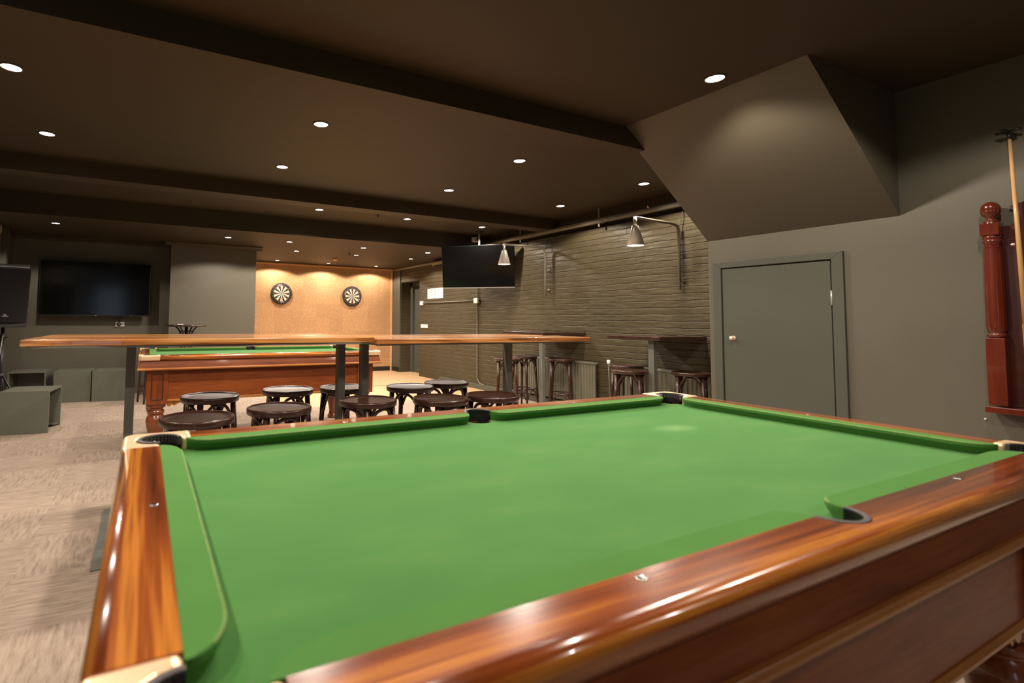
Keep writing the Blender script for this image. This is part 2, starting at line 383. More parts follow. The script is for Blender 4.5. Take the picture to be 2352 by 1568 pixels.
# ---------------------------------------------------------------- room shell
XL, XB, XR = -1.78, 5.22, 4.12       # left wall, brick wall, smooth right wall
YF, YC, YS = -3.0, 11.18, 7.36       # wall behind camera, cork wall, ceiling step
ZC, ZB, ZD = 2.64, 2.49, 2.39        # main ceiling, beam soffits, rear ceiling
fl = struct('floor', MB().box(XL-.1, XB+.5, YF-.1, 6.93, -.1, 0).box(XL-.1, 1.64, 6.93, YC+.1, -.1, 0), 'carpet')
fl['label'] = 'beige streaky carpet tile floor'
MB().box(1.64, XB+.5, 6.93, YC+.1, -.1, 0.0).build('vinyl_floor', 'vinyl', fl)['label'] = 'tan vinyl floor in front of the dartboards'
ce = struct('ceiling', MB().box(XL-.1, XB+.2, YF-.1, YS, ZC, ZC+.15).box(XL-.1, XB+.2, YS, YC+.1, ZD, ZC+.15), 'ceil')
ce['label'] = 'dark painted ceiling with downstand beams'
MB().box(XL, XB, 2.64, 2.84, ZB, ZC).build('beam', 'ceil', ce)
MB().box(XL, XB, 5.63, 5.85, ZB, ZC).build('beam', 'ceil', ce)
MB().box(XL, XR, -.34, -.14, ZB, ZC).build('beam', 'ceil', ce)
struct('wall_left', MB().box(XL-.15, XL, YF-.1, 9.5, 0, ZC), 'paint')['label'] = 'dark olive wall at the far left'
struct('wall_back_left', MB().box(XL-.15, .32, 9.35, 9.5, 0, ZD), 'paint')['label'] = 'dark olive wall behind the wall television'
struct('wall_back_centre', MB().box(.32, 1.63, 8.97, YC+.1, 0, ZD), 'paint', bev=.004)['label'] = 'projecting olive wall pier left of the cork wall'
wb = struct('wall_back_right', MB().box(1.5, XB+.1, YC, YC+.15, 0, ZD), 'cork'); wb['label'] = 'cork tiled dart wall lit by downlights'
struct('wall_front', MB().box(XL-.1, -1.6, YF-.15, YF, 0, ZC).box(-.7, XR+.1, YF-.15, YF, 0, ZC).box(-1.6, -.7, YF-.15, YF, 2.25, ZC).box(-1.6, -.7, YF-.15, YF, 0, .45), 'paint')['label'] = 'olive wall behind the camera'
wn = struct('window_1', MB().box(-1.6, -.7, YF-.12, YF-.06, .45, .5).box(-1.6, -.7, YF-.12, YF-.06, 2.2, 2.25).box(-1.6, -1.55, YF-.12, YF-.06, .5, 2.2).box(-.75, -.7, YF-.12, YF-.06, .5, 2.2).box(-1.17, -1.13, YF-.12, YF-.06, .5, 2.2), 'trimpaint')
wn['label'] = 'daylit window in the wall behind the camera'
MB().box(-1.56, -.74, YF-.10, YF-.09, .5, 2.2).build('pane', 'sky', wn)
struct('wall_right_near', MB().box(XR, XR+.12, YF-.1, 2.69, 0, ZC).box(XR+.12, XB+.1, 2.57, 2.69, 0, ZC), 'paint')['label'] = 'smooth olive wall with the cupboard door'
# brick wall with the doorway recess
DY0, DY1, DZ = 9.85, 10.75, 2.04
bw = struct('wall_right_far', MB().box(XB, XB+.3, 2.57, DY0, 0, 2.42).box(XB, XB+.3, DY0, DY1, DZ, 2.42).box(XB, XB+.3, DY1, YC+.1, 0, 2.42), 'brick')
bw['label'] = 'olive painted brick wall on the right'
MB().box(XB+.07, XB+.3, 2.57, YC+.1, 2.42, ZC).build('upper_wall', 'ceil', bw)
struct('trim_1', MB().box(XB-.05, XB+.06, YS, YC, 2.33, ZD), 'pipe', bev=.02)['label'] = 'painted strip along the top of the brick wall'
MB()
d2 = struct('door_2', MB().box(XB+.30, XB+.35, DY0-.05, DY1+.1, 0, 2.1), 'door'); d2['label'] = 'olive door set back in the brick wall'
MB().box(XB+.24, XB+.30, DY1-.09, DY1, 0, DZ).box(XB+.24, XB+.30, DY0, DY1, DZ-.08, DZ).box(XB+.24, XB+.30, DY0, DY0+.09, 0, DZ).build('door_frame', 'trimpaint', d2, .006)
# corner return beside the cork
struct('trim_2', MB().box(XB-.03, XB-.001, YC-.42, YC-.02, 0, ZD), 'trimpaint')['label'] = 'narrow olive panel right of the cork wall'
# bulkhead (sloping underside of a stair)
bk = MB()
y0, y1 = 1.46, 2.69
pts = [(3.12, ZC), (XR, 1.865), (XR, ZC)]
bk.add([(p[0], y, p[1]) for y in (y0, y1) for p in pts], [(0, 1, 2), (3, 5, 4), (0, 3, 4, 1), (1, 4, 5, 2), (0, 2, 5, 3)])
struct('ceiling_bulkhead', bk, 'bulk')['label'] = 'sloping bulkhead above the cupboard door'
# skirting and trims
struct('baseboard_back', MB().box(1.64, XB-.05, YC-.012, YC, 0, .10), 'skirt')
struct('baseboard_right', MB().box(XB-.042, XB-.03, YC-.42, YC-.02, 0, .10), 'skirt')
struct('baseboard_brick', MB().box(XB-.03, XB, 2.7, DY0-.9, 0, .09), 'trimpaint', bev=.004)
struct('trim_3', MB().box(1.64, XB-.03, YC-.03, YC, ZD-.045, ZD-.01).box(XB-.075, XB-.035, YC-.03, YC, 0, ZD-.045), 'corktrim', bev=.004)['label'] = 'pine strip framing the cork wall'
cor = MB()
def cornice(x0, x1, y, ret=False):
    prof = [(0, 0), (.03, 0), (.04, .02), (.075, .045), (.085, .045), (.085, .06), (0, .06)]
    cor.add([(x, y-p[0], ZD-.06+p[1]) for x in (x0, x1) for p in prof],
            [tuple(range(7)), tuple(range(13, 6, -1))]+[(i, (i+1) % 7, 7+(i+1) % 7, 7+i) for i in range(7)])
cornice(.235, 1.715, 8.97); cornice(XL, .32, 9.35)
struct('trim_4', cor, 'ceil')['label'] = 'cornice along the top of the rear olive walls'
struct('trim_5', MB().box(XL, XL+.06, 8.75, 8.87, 0, ZD), 'trimpaint')['label'] = 'thin olive post on the left wall'

# cupboard door in the smooth right wall
d1 = struct('door_1', MB().box(XR-.012, XR+.001, 1.832, 2.570, .03, 1.622), 'door', bev=.002); d1['label'] = 'flush olive cupboard door under the bulkhead'
fr = MB()
def arch(ya, yb, yc, yd, zt, zo):   # mitred architrave
    x0, x1 = XR-.022, XR+.001
    fr.box(x0, x1, yb, yd, 0, zt) if False else None
for poly in ([(2.578, 0), (2.643, 0), (2.643, 1.682), (2.578, 1.632)], [(1.822, 0), (1.755, 0), (1.755, 1.682), (1.822, 1.632)], [(2.578, 1.632), (2.643, 1.682), (1.755, 1.682), (1.822, 1.632)]):
    fr.prism(poly, XR-.022, XR+.001, 0, lambda a, b, c: (c, a, b))
fr.build('door_frame', 'trimpaint', d1, .003)
MB().box(XR-.006, XR+.0005, 1.823, 1.832, .03, 1.632).box(XR-.006, XR+.0005, 2.570, 2.578, .03, 1.632).box(XR-.006, XR+.0005, 1.832, 2.570, 1.622, 1.632).build('gap', 'blackgap', d1)
kn = MB(); kn.lathe([(.018, -.012), (.018, -.016), (.007, -.018), (.007, -.032), (.014, -.036), (.016, -.044), (.011, -.050), (.0, -.051)], (XR, 2.493, 1.078), 20, 0, 0)
kn.build('door_knob', 'brass', d1)['label'] = 'small round brass knob'
for z in (1.37, .35):
    MB().lathe([(.006, -.05), (.006, .05)], (XR-.016, 1.827, z), 10).build('hinge', 'alu', d1)

# ---------------------------------------------------------------- downlights
def downlight(x, y, z, label, group, glow='glow', power=LAMP_W, r=.05):
    t = thing('ceiling_downlight', label, 'downlight', (x, y, z), 0, group)
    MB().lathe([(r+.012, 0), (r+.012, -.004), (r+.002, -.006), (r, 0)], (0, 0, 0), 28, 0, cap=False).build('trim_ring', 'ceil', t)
    MB().lathe([(0.001, -.0015), (r, -.0015)], (0, 0, 0), 28, 0, cap=False).build('diffuser', glow, t)
    l = bpy.data.lights.new('downlight_beam', 'SPOT'); l.energy = power; l.color = LAMP_COL; l.spot_size = math.radians(149); l.spot_blend = .20; l.shadow_soft_size = .035
    o = bpy.data.objects.new('downlight_beam', l); C.objects.link(o); o.parent = t; o.location = (0, 0, -.02)
    return t
XG = (-.745, 1.11, 2.96, 4.595)
g_main = 'ceiling downlights in the front bays'
nm = {0: 'left end', 1: 'second from left', 2: 'third from left', 3: 'right end, nearest the brick wall'}
for i, x in enumerate(XG):
    downlight(x, 3.68, ZC, 'lit downlight between the two beams, nearer row, ' + nm[i], g_main)
for i, x in enumerate(XG):
    downlight(x, 4.91, ZC, 'lit downlight between the two beams, farther row, ' + nm[i], g_main)
downlight(XG[1], 1.88, ZC, 'lit downlight cut by the top edge of the photo', g_main)
downlight(2.95, 1.86, ZC, 'large bright downlight beside the sloping bulkhead', g_main)
downlight(XG[0], 1.88, ZC, 'lit downlight in the nearest bay above the left side', g_main)
for x in XG[:3]:
    downlight(x, .70, ZC, 'lit downlight in the bay over the camera', 'ceiling downlights over the camera', power=LAMP_W*.55)
for x in XG[1:3]:  # unseen downlights added to brighten the near table's apron and right wall
    downlight(x, -1.1, ZC, 'unseen fill downlight added behind the camera', 'added fill downlights behind the camera', power=LAMP_W*.28)
for x, s in ((2.0, 'left one above the second pool table'), (3.30, 'middle one'), (4.60, 'right one by the hanging television')):
    downlight(x, 6.63, ZC, 'lit downlight past the second beam, ' + s, 'ceiling downlights past the second beam')
for x, y, s in ((-1.07, 7.96, 'far left, above the wall television'), (1.05, 8.06, 'above the olive wall pier'), (1.96, 8.05, 'nearer one left of the dart area'), (3.21, 8.08, 'nearer one in the middle of the dart area'), (4.44, 8.08, 'nearer one beside the hanging television')):
    downlight(x, y, ZD, 'small downlight in the low rear ceiling, ' + s, 'downlights in the low rear ceiling', 'glow', LAMP_W*.8, .045)
for x, s in ((2.34, 'left'), (3.465, 'middle'), (4.61, 'right')):
    downlight(x, 9.08, ZD, 'small recessed downlight halfway to the cork wall, ' + s + ' of three', 'downlights in the low rear ceiling', 'glowfar', LAMP_W*.8, .045)
for x, s in ((2.375, 'left'), (3.47, 'middle'), (4.585, 'right')):
    downlight(x, 10.76, ZD, 'small downlight washing the cork wall, ' + s + ' of three', 'downlights washing the cork wall', 'glowfar', LAMP_W*.8, .04)

# ceiling fittings
t = MB().lathe([(.05, 0), (.05, -.022), (.046, -.026), (.046, -.032), (.035, -.045), (.0, -.047)], (3.29, 9.79, ZD), 24)
tag(t.build('smoke_detector', 'corktrim'), 'small round smoke detector on the rear ceiling', 'smoke detector')
def sprinkler(x, y, z, label):
    t = thing('fire_sprinkler', label, 'sprinkler', (x, y, z), 0)
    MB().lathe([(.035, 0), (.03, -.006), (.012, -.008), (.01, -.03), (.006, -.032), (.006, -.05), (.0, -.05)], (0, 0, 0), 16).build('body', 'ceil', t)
    MB().lathe([(.001, -.052), (.018, -.052), (.018, -.055), (.001, -.055)], (0, 0, 0), 16).build('deflector', 'pipe', t)
sprinkler(3.25, 8.87, ZD, 'small fire sprinkler head on the rear ceiling, beside the smoke detector')
sprinkler(2.80, 6.53, ZC, 'small fire sprinkler head on the ceiling past the second beam')
tag(MB().lathe([(.012, 0), (.012, -.015), (.006, -.02), (.006, -.03), (0, -.03)], (4.70, YC-.015, ZD-.075), 12, 0, 1).build('hook', 'white'), 'tiny white hook at the top of the cork wall', 'hook')

# ---------------------------------------------------------------- pool tables
def arc(cx, cy, r, a0, a1, n=14):
    return [(cx+r*math.cos(math.radians(a0+(a1-a0)*k/n)), cy+r*math.sin(math.radians(a0+(a1-a0)*k/n))) for k in range(n+1)]
def pool_table(label, loc):
    t = thing('pool_table', label, 'pool table', loc, 0, 'matching timber pool tables')
    HX, HY, W_ = 1.135, .635, .09      # outer half sizes, rail width
    IX, IY = HX-W_, HY-W_
    ZT, ZR, ZBED = .868, .826, .834
    RP, RO = .045, .055
    A = .172
    # rails, one along each side, notched at the middle pockets
    cyp = IY+.001
    for sgn in (1, -1):
        ang = math.degrees(math.asin((IY-cyp)/RO))
        xs_ = [-HX+A, -.6, -.3, -RO-.0005]+[-RO*math.cos(PI*k/18) for k in range(19)]+[RO+.0005, .3, .6, HX-A]
        rm = MB(); vv_ = []
        for x in xs_:
            yi = IY if abs(x) >= RO else cyp+math.sqrt(max(RO*RO-x*x, 0))
            for y, z in ((yi, ZR), (yi, ZT-.0015), (yi+.0015, ZT), (HY-.022, ZT), (HY-.012, ZT-.0015), (HY-.005, ZT-.006), (HY-.0012, ZT-.013), (HY, ZT-.021), (HY-.002, ZR+.007), (HY-.008, ZR)):
                vv_.append((x, y*sgn, z))
        q_ = 10
        rm.add(vv_, [(i*q_+k, i*q_+(k+1) % q_, (i+1)*q_+(k+1) % q_, (i+1)*q_+k) for i in range(len(xs_)-1) for k in range(q_)])
        for k in range(3, 9):
            for i in range(len(xs_)-1): rm.s[i*q_+k] = True
        rm.f += [list(range(q_)), list(range(len(vv_)-q_, len(vv_)))]; rm.m += [0, 0]; rm.s += [False, False]
        rm.build('rail', 'railx', t)
        rm = MB(); vv_ = []
        for y_ in (-HY+A, 0, HY-A):
            for o_, z in ((W_, ZR), (W_, ZT-.0015), (W_-.0015, ZT), (.022, ZT), (.012, ZT-.0015), (.005, ZT-.006), (.0012, ZT-.013), (0, ZT-.021), (.002, ZR+.007), (.008, ZR)):
                vv_.append(((HX-o_)*sgn, y_, z))
        rm.add(vv_, [(i*q_+k, i*q_+(k+1) % q_, (i+1)*q_+(k+1) % q_, (i+1)*q_+k) for i in range(2) for k in range(q_)])
        for k in range(3, 9):
            for i in range(2): rm.s[i*q_+k] = True
        rm.f += [list(range(q_)), list(range(len(vv_)-q_, len(vv_)))]; rm.m += [0, 0]; rm.s += [False, False]
        rm.build('rail', 'raily', t)
        # worn rim and liner of the middle pocket
        n0 = arc(0, cyp, RO, 180-ang, ang, 18); ang2 = math.degrees(math.asin((IY-cyp)/RP)); n1 = arc(0, cyp, RP, ang2, 180-ang2, 18)
        pk = MB().prism([(x, y*sgn) for x, y in n0+n1], ZT-.02, ZT+.0015).build('pocket', ['liner', 'rubber'], t, .002)
        li = MB(); a_ = arc(0, cyp, RP, ang2, 180-ang2, 18)
        li.add([(x, y*sgn, z) for z in (ZT-.002, ZBED-.07) for x, y in a_], [(i, i+1, i+20, i+19) for i in range(18)], 0, True)
        a_ = arc(0, cyp, RP, 0, 360, 32)
        li.add([(x, y*sgn, z) for z in (ZBED-.003, ZBED-.07) for x, y in a_[:-1]], [(i, (i+1) % 32, 32+(i+1) % 32, 32+i) for i in range(32)]+[tuple(range(32, 64))], 0, True)
        li.build('pocket_liner', 'rubber', pk)
    # brass corner caps with pockets
    for sx in (1, -1):
        for sy in (1, -1):
            f2 = lambda p: (sx*(HX-p[0]), sy*(HY-p[1]))
            corner = arc(.035, .035, .035, 180, 270, 6)
            poly = [(W_, A), (0, A)]+corner+[(A, 0), (A, W_)]+[(W_+RO, W_)]+arc(W_, W_, RO, 360, 90, 22)[1:-1]+[(W_, W_+RO)]
            cap = MB().prism([f2(p) for p in poly], ZR-.004, ZT+.002).build('corner_cap', 'brass', t, .011, 4)
            cap['label'] = 'brass corner cap'
            ring = arc(W_, W_, RO, 90, 360, 22)+arc(W_, W_, RP, 360, 90, 22)
            pk = MB().prism([f2(p) for p in ring], ZT-.02, ZT+.004).build('pocket', ['liner', 'rubber'], t, .002)
            li = MB(); a_ = [f2(p) for p in arc(W_, W_, RP, 90, 360, 24)]
            li.add([(x, y, z) for z in (ZT, ZBED-.07) for x, y in a_], [(i, i+1, i+26, i+25) for i in range(24)], 0, True)
            a_ = [f2(p) for p in arc(W_, W_, RP, 0, 360, 32)][:-1]
            li.add([(x, y, z) for z in (ZBED-.003, ZBED-.07) for x, y in a_], [(i, (i+1) % 32, 32+(i+1) % 32, 32+i) for i in range(32)]+[tuple(range(32, 64))], 0, True)
            li.build('pocket_liner', 'rubber', pk)
            MB().lathe([(.004, 0), (.004, -.003), (.001, -.004)], (sx*(HX-W_+.012), sy*(HY-W_+RP-.006+.0), ZT-.014), 8, 0, 1).build('rivet', 'chrome', pk)
    # cloth bed
    poly = []
    r = RP
    poly += [(-IX+r, -IY)]+[(-r*1.0, -IY)]
    ang2 = math.degrees(math.asin((cyp-IY)/r))
    poly = arc(-IX, -IY, r, 90, 0, 8)+arc(0, -cyp, r, 180-ang2, ang2, 12)+arc(IX, -IY, r, 180, 90, 8)+arc(IX, IY, r, 270, 180, 8)+arc(0, cyp, r, -ang2, -180+ang2, 12)+arc(-IX, IY, r, 0, -90, 8)
    MB().prism(poly, ZBED-.03, ZBED).build('playing_bed', 'felt', t)
    # cushions
    def cushion(o, d, n, L, e0, e1):
        o = Vector((*o, 0)); d = Vector((*d, 0)); n = Vector((*n, 0)); mb = MB(); K = 44; rows = []
        for i in range(K+1):
            u = i/K
            s = L*(0.5-0.5*math.cos(PI*u)) if True else L*u
            wv = .050
            if s < e0: wv *= math.sqrt(max(0, 1-((e0-s)/e0)**2))
            if L-s < e1: wv *= math.sqrt(max(0, 1-((e1-(L-s))/e1)**2))
            wv = max(wv, .003)
            p = o+d*s
            for off, z in ((0, ZBED-.001), (0, ZT-.001), (wv-.004 if wv > .01 else wv*.9, ZT-.001), (wv, ZT-.004), (wv-.001, ZT-.012), (max(wv-.014, .001), ZBED-.001)):
                q = p+n*off; rows.append((q.x, q.y, z))
        m_ = 6
        fs = [(i*m_+k, i*m_+(k+1) % m_, (i+1)*m_+(k+1) % m_, (i+1)*m_+k) for i in range(K) for k in range(m_)]
        mb.add(rows, fs, 0, False)
        for i in range(K):
            mb.s[i*m_+2] = True
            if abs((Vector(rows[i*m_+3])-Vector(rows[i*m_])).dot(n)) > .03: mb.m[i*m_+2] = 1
        mb.f += [list(range(6)), list(range(K*6, K*6+6))]; mb.m += [0, 0]; mb.s += [False, False]
        mb.build('cushion', ['feltcush', 'feltedge'], t)
    g = .068; sp = .050
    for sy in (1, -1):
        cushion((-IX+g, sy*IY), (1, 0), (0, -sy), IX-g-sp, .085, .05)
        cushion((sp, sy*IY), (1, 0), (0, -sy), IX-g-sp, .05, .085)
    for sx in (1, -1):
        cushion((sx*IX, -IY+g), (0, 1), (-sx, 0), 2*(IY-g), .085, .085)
    # sights
    for x in (-.505, .485):
        for sy in (1, -1): MB().lathe([(.008, 0), (.008, .0008), (.006, .0012), (.0, .0012)], (x, sy*(HY-.072), ZT), 14).build('rail_sight', 'chrome', t)
    for sx in (1, -1): MB().lathe([(.008, 0), (.008, .0008), (.006, .0012), (.0, .0012)], (sx*(HX-.069), 0, ZT), 14).build('rail_sight', 'chrome', t)
    # apron: profile swept round the rectangle
    def sweep(prof, nm_, mats_, bev=0):
        # two long and two short members, mitred
        for k, (ax, ay) in enumerate(((HX, HY), (HX, HY))):
            pass
        for axis in (0, 1):
            for sg in (1, -1):
                mb = MB(); n = len(prof)
                def P(o, e): # o outward offset, e end sign
                    return (e*(HX+o), sg*(HY+o)) if axis == 0 else (sg*(HX+o), e*(HY+o))
                mb.add([(*P(o, e), z) for e in (-1, 1) for o, z in prof],
                       [tuple(range(n)), tuple(range(2*n-1, n-1, -1))]+[(i, (i+1) % n, n+(i+1) % n, n+i) for i in range(n)])
                mb.build(nm_, mats_[axis], t, bev)
    sweep([(-.022, ZR), (-.022, .812), (-.014, .785), (-.008, .757), (-.03, .757), (-.05, .80), (-.05, ZR)], 'apron', ('cabx', 'caby'))
    sweep([(-.05, .757), (.000, .757), (.005, .751), (.005, .742), (-.004, .736), (-.05, .736)], 'apron_moulding', ('ledge', 'ledge'), .002)
    # cabinet body
    sweep([(-.105, .736), (-.085, .736), (-.085, .475), (-.105, .475)], 'side_panel', ('cabx', 'caby'))
    sweep([(-.105, .475), (-.082, .475), (-.074, .466), (-.074, .458), (-.082, .452), (-.105, .45)], 'lower_moulding', ('ledge', 'ledge'))
    MB().box(-HX+.11, HX-.11, -HY+.11, HY-.11, .47, .80).build('carcass', 'inlay', t)
    # legs
    for sx in (1, -1):
        for sy in (1, -1):
            cx, cy = sx*(HX-.155), sy*(HY-.155)
            leg = MB(); h = .085
            leg.box(cx-h, cx+h, cy-h, cy+h, .432, .735)
            leg.lathe([(.05, 0), (.062, .01), (.062, .03), (.046, .05), (.042, .09), (.055, .16), (.078, .24), (.083, .285), (.074, .32), (.060, .335), (.060, .345), (.068, .352), (.070, .366), (.062, .378), (.056, .384), (.060, .395), (.076, .405), (.080, .415), (.080, .433)], (cx, cy, 0), 28)
            lg = leg.build('leg', 'cabz', t, .003)
            fr_ = MB()
            for a, b, c, d in ((-.05, .05, .690, .700), (-.05, .05, .470, .480), (-.05, -.04, .480, .690), (.04, .05, .480, .690)):
                fr_.box(cx+a, cx+b, cy+sy*h-.002, cy+sy*h+.005, c, d)
                fr_.box(cx+sx*h-.002, cx+sx*h+.005, cy+a, cy+b, c, d)
            fr_.build('panel_beading', 'inlay', lg, .002)
            # little fretted brackets either side of the block
            br_ = MB(); x0 = cx-sx*h
            pol = [(0, .452), (0, .415), (.02, .408), (.045, .425), (.06, .412), (.08, .428), (.11, .440), (.13, .452)]
            br_.prism([(x0-sx*a, b) for a, b in pol], cy+sy*.045, cy+sy*.060, 0, lambda a, b, c: (a, c, b))
            bo = br_.build('bracket', 'ledge', lg)
            ro = MB()
            for k in range(5):
                aa = 2*PI*k/5+.3
                ro.tube([(x0-sx*(.055+.009*math.cos(aa)+.005*math.cos(q)), cy+sy*.0605, .436+.009*math.sin(aa)+.005*math.sin(q)) for q in [2*PI*j/10 for j in range(10)]], .0008, 5, 0, True)
            ro.build('flower_inlay', 'inlay', bo)
    return t
pool_table('large pool table in the foreground with green cloth and striped glossy rails', (1.09, 1.045, 0))
pool_table('pool table farther back, partly behind the high timber tables', (1.09, 5.672, 0))

# ---------------------------------------------------------------- high bar tables
def bar_table(label, z, slabs, posts, nm):
    t = thing('high_bar_table', label, 'bar table', (posts[0], 3.36, 0), 0, 'pair of long high timber tables')
    ox, oy = posts[0], 3.36
    for (x0, x1, ya, yb, zz) in slabs:
        n = 26; fr_ = []; bk_ = []
        ph = random.random()*9
        for i in range(n+1):
            x = x0+(x1-x0)*i/n
            wv = .006*math.sin(x*5+ph)+.004*math.sin(x*13+ph*2)
            fr_.append((x-ox, ya+wv-oy)); bk_.append((x-ox, yb-wv*.6-oy))
        MB().prism(fr_+bk_[::-1], zz-.032, zz).build('timber_slab', 'slab', t, .006, 3)
    x0 = max(s[0] for s in slabs)-ox; x1 = min(s[1] for s in slabs)-ox
    za = z-.032
    fm = MB()
    for y in (-.36, 0, .36): fm.box(x0+.03, x1-.03, y-.02, y+.02, za-.009, za)
    for p in posts: fm.box(p-ox-.05, p-ox+.05, -.38, .40, za-.0095, za-.0005)
    fm.box(x0+.015, x1-.015, -.385, -.36, za-.009, za)
    fm.build('steel_frame', 'steel', t)
    for p in posts:
        MB().box(p-ox-.0235, p-ox+.0235, -.0335, .0335, .008, za-.009).build('post', 'steel', t, .002)
        pl = MB().box(p-ox-.125, p-ox+.125, -.44, .44, 0, .008).build('foot_plate', 'steel', t)
    return t
bar_table('long high timber table on the left, its free end nearest the speaker', 1.088,
          [(-.515, 1.262, 2.965, 3.375, 1.088), (-.505, 1.19, 3.385, 3.80, 1.088)], (-.066, 1.180), 'L')
bar_table('long high timber table on the right, ending near the brick wall', 1.076,
          [(1.272, 3.065, 2.955, 3.34, 1.076), (1.205, 2.99, 3.41, 3.83, 1.076)], (1.350, 2.577), 'R')

# ---------------------------------------------------------------- bentwood stools
def make_stool(label, group, zs=.70, R_=.18):
    t = thing('bentwood_stool', label, 'stool', (0, 0, 0), 0, group)
    MB().lathe([(.001, zs-.012), (R_-.05, zs-.011), (R_-.02, zs-.007), (R_-.012, zs-.004), (R_-.012, zs-.022), (.001, zs-.022)], (0, 0, 0), 40, cap=False).build('seat', 'seatwood', t)
    MB().lathe([(R_-.016, zs-.005), (R_-.012, zs-.001), (R_-.006, zs), (R_-.001, zs-.004), (R_, zs-.012), (R_-.001, zs-.032), (R_-.006, zs-.036), (R_-.016, zs-.036), (R_-.018, zs-.02), (R_-.016, zs-.005)], (0, 0, 0), 40, cap=False).build('seat_rim', 'darkwood', t)
    tops = []; 
    def lp(a, z):  # leg centre line
        k = (zs-z)/zs; r = .147+.045*k
        return Vector((r*math.cos(a), r*math.sin(a), z))
    for k in range(4):
        a = PI/4+k*PI/2
        MB().tube([lp(a, zs-.03), lp(a, zs*.6), lp(a, zs*.3), lp(a, 0)], [.0185, .0175, .0160, .0135], 12).build('leg', 'darkwood', t)
    for k in range(4):
        a0 = PI/4+k*PI/2; a1 = a0+PI/2
        def q(f_, z, s=.0): # point between two legs
            p0, p1 = lp(a0, z), lp(a1, z)
            p = p0.lerp(p1, f_); am = a0+f_*PI/2
            out = s*math.sin(f_*PI)
            return Vector((p.x+out*math.cos(am), p.y+out*math.sin(am), z))
        pts = [q(.07, zs-.165), q(.09, zs-.145, .01), q(.18, zs-.10, .02), q(.32, zs-.060, .03), q(.5, zs-.046, .035), q(.68, zs-.060, .03), q(.82, zs-.10, .02), q(.91, zs-.145, .01), q(.93, zs-.165)]
        MB().tube(spline(pts, 4), .0102, 8).build('bent_brace', 'darkwood', t)
        zr_ = .245
        pts = [q(.06, zr_-.14), q(.10, zr_-.12, .01), q(.2, zr_-.06, .02), q(.35, zr_-.025, .02), q(.5, zr_-.018, .02), q(.65, zr_-.025, .02), q(.8, zr_-.06, .02), q(.9, zr_-.12, .01), q(.94, zr_-.14)]
        MB().tube(spline(pts, 3), .0075, 8).build('lower_brace', 'darkwood', t)
    rr = lp(0, .245).length if False else (.147+.045*(zs-.245)/zs)-.022
    MB().tube([(rr*math.cos(2*PI*k/32), rr*math.sin(2*PI*k/32), .245) for k in range(32)], .0095, 8, 0, True).build('foot_ring', 'darkwood', t)
    return t
def sc(x, y):   # stool centres were measured for a seat at .68; move them along the line of sight to the .70 seat
    return (x*.9615, y*.9615)
g1 = 'bentwood stools at the long high tables'; g2 = 'bentwood stools along the brick wall'
spots = [
    (.262, 2.989, .25, 'nearest bentwood stool at the left table, at the left end of the front row', g1),
    (.722, 3.117, .10, 'second stool from the left in the front row at the long tables', g1),
    (1.309, 3.172, .35, 'front row stool standing before the paired steel posts', g1),
    (1.782, 3.05, .15, 'front row stool second from the right', g1),
    (2.191, 3.028, .45, 'front row stool at the right end, beside the right hand post', g1),
    (.404, 3.755, .30, 'back row stool at the left end, behind the nearest stool', g1),
    (.959, 3.877, .05, 'back row stool second from the left, before the second pool table', g1),
    (1.379, 3.835, .6, 'back row stool partly hidden behind the paired steel posts', g1),
    (1.874, 3.684, .78, 'back row stool second from the right, on the tan floor side', g1),
    (2.273, 3.797, .2, 'back row stool at the right end, farthest from the pool table', g1),
    (4.460, 5.821, .9, 'bentwood stool on the room side of the farther wall table', g2),
    (4.975, 6.089, .3, 'bentwood stool against the radiator at the far end of the farther wall table', g2),
    (5.126, 5.494, .75, 'bentwood stool against the wall under the farther wall table', g2),
    (4.649, 3.953, .6, 'bentwood stool at the left of the nearer wall table, in front of its twin', g2),
    (5.137, 4.393, .2, 'bentwood stool behind its twin at the left of the nearer wall table', g2),
    (5.083, 3.531, .5, 'bentwood stool in shadow under the nearer wall table by the corner', g2),
    (.11, 8.60, .3, 'bentwood stool in the back corner behind the second pool table', 'bentwood stools along the rear wall'),
]
first = None
for x, y, rz, lab, g in spots:
    if first is None: o = first = make_stool(lab, g)
    else: o = copy_tree(first); o['label'] = lab; o['group'] = g
    X, Y = sc(x, y); o.location = (X, Y, 0); o.rotation_euler = (0, 0, rz)

# ---------------------------------------------------------------- wall tables
def wall_table(label, x0, x1, ya, yb, z, px, py):
    t = thing('wall_bar_table', label, 'bar table', (x0, ya, 0), 0, 'dark tables fixed to the brick wall')
    MB().box(0, x1-x0, 0, yb-ya, z-.035, z).build('table_top', 'walltop', t, .004)
    MB().box(.02, x1-x0, .03, yb-ya-.03, z-.041, z-.0355).build('steel_frame', 'steel', t)
    MB().box(px-x0-.025, px-x0+.025, py-ya-.033, py-ya+.033, .008, z-.041).build('post', 'steel', t, .002)
    MB().box(px-x0-.13, px-x0+.13, py-ya-.13, py-ya+.13, 0, .008).build('foot_plate', 'steel', t)
wall_table('dark topped wall table farther along the brick wall', 4.49, XB, 5.12, 5.97, 1.05, 4.60, 5.27)
wall_table('dark topped wall table nearer the cupboard corner', 4.50, XB, 3.45, 4.11, 1.049, 4.62, 3.63)

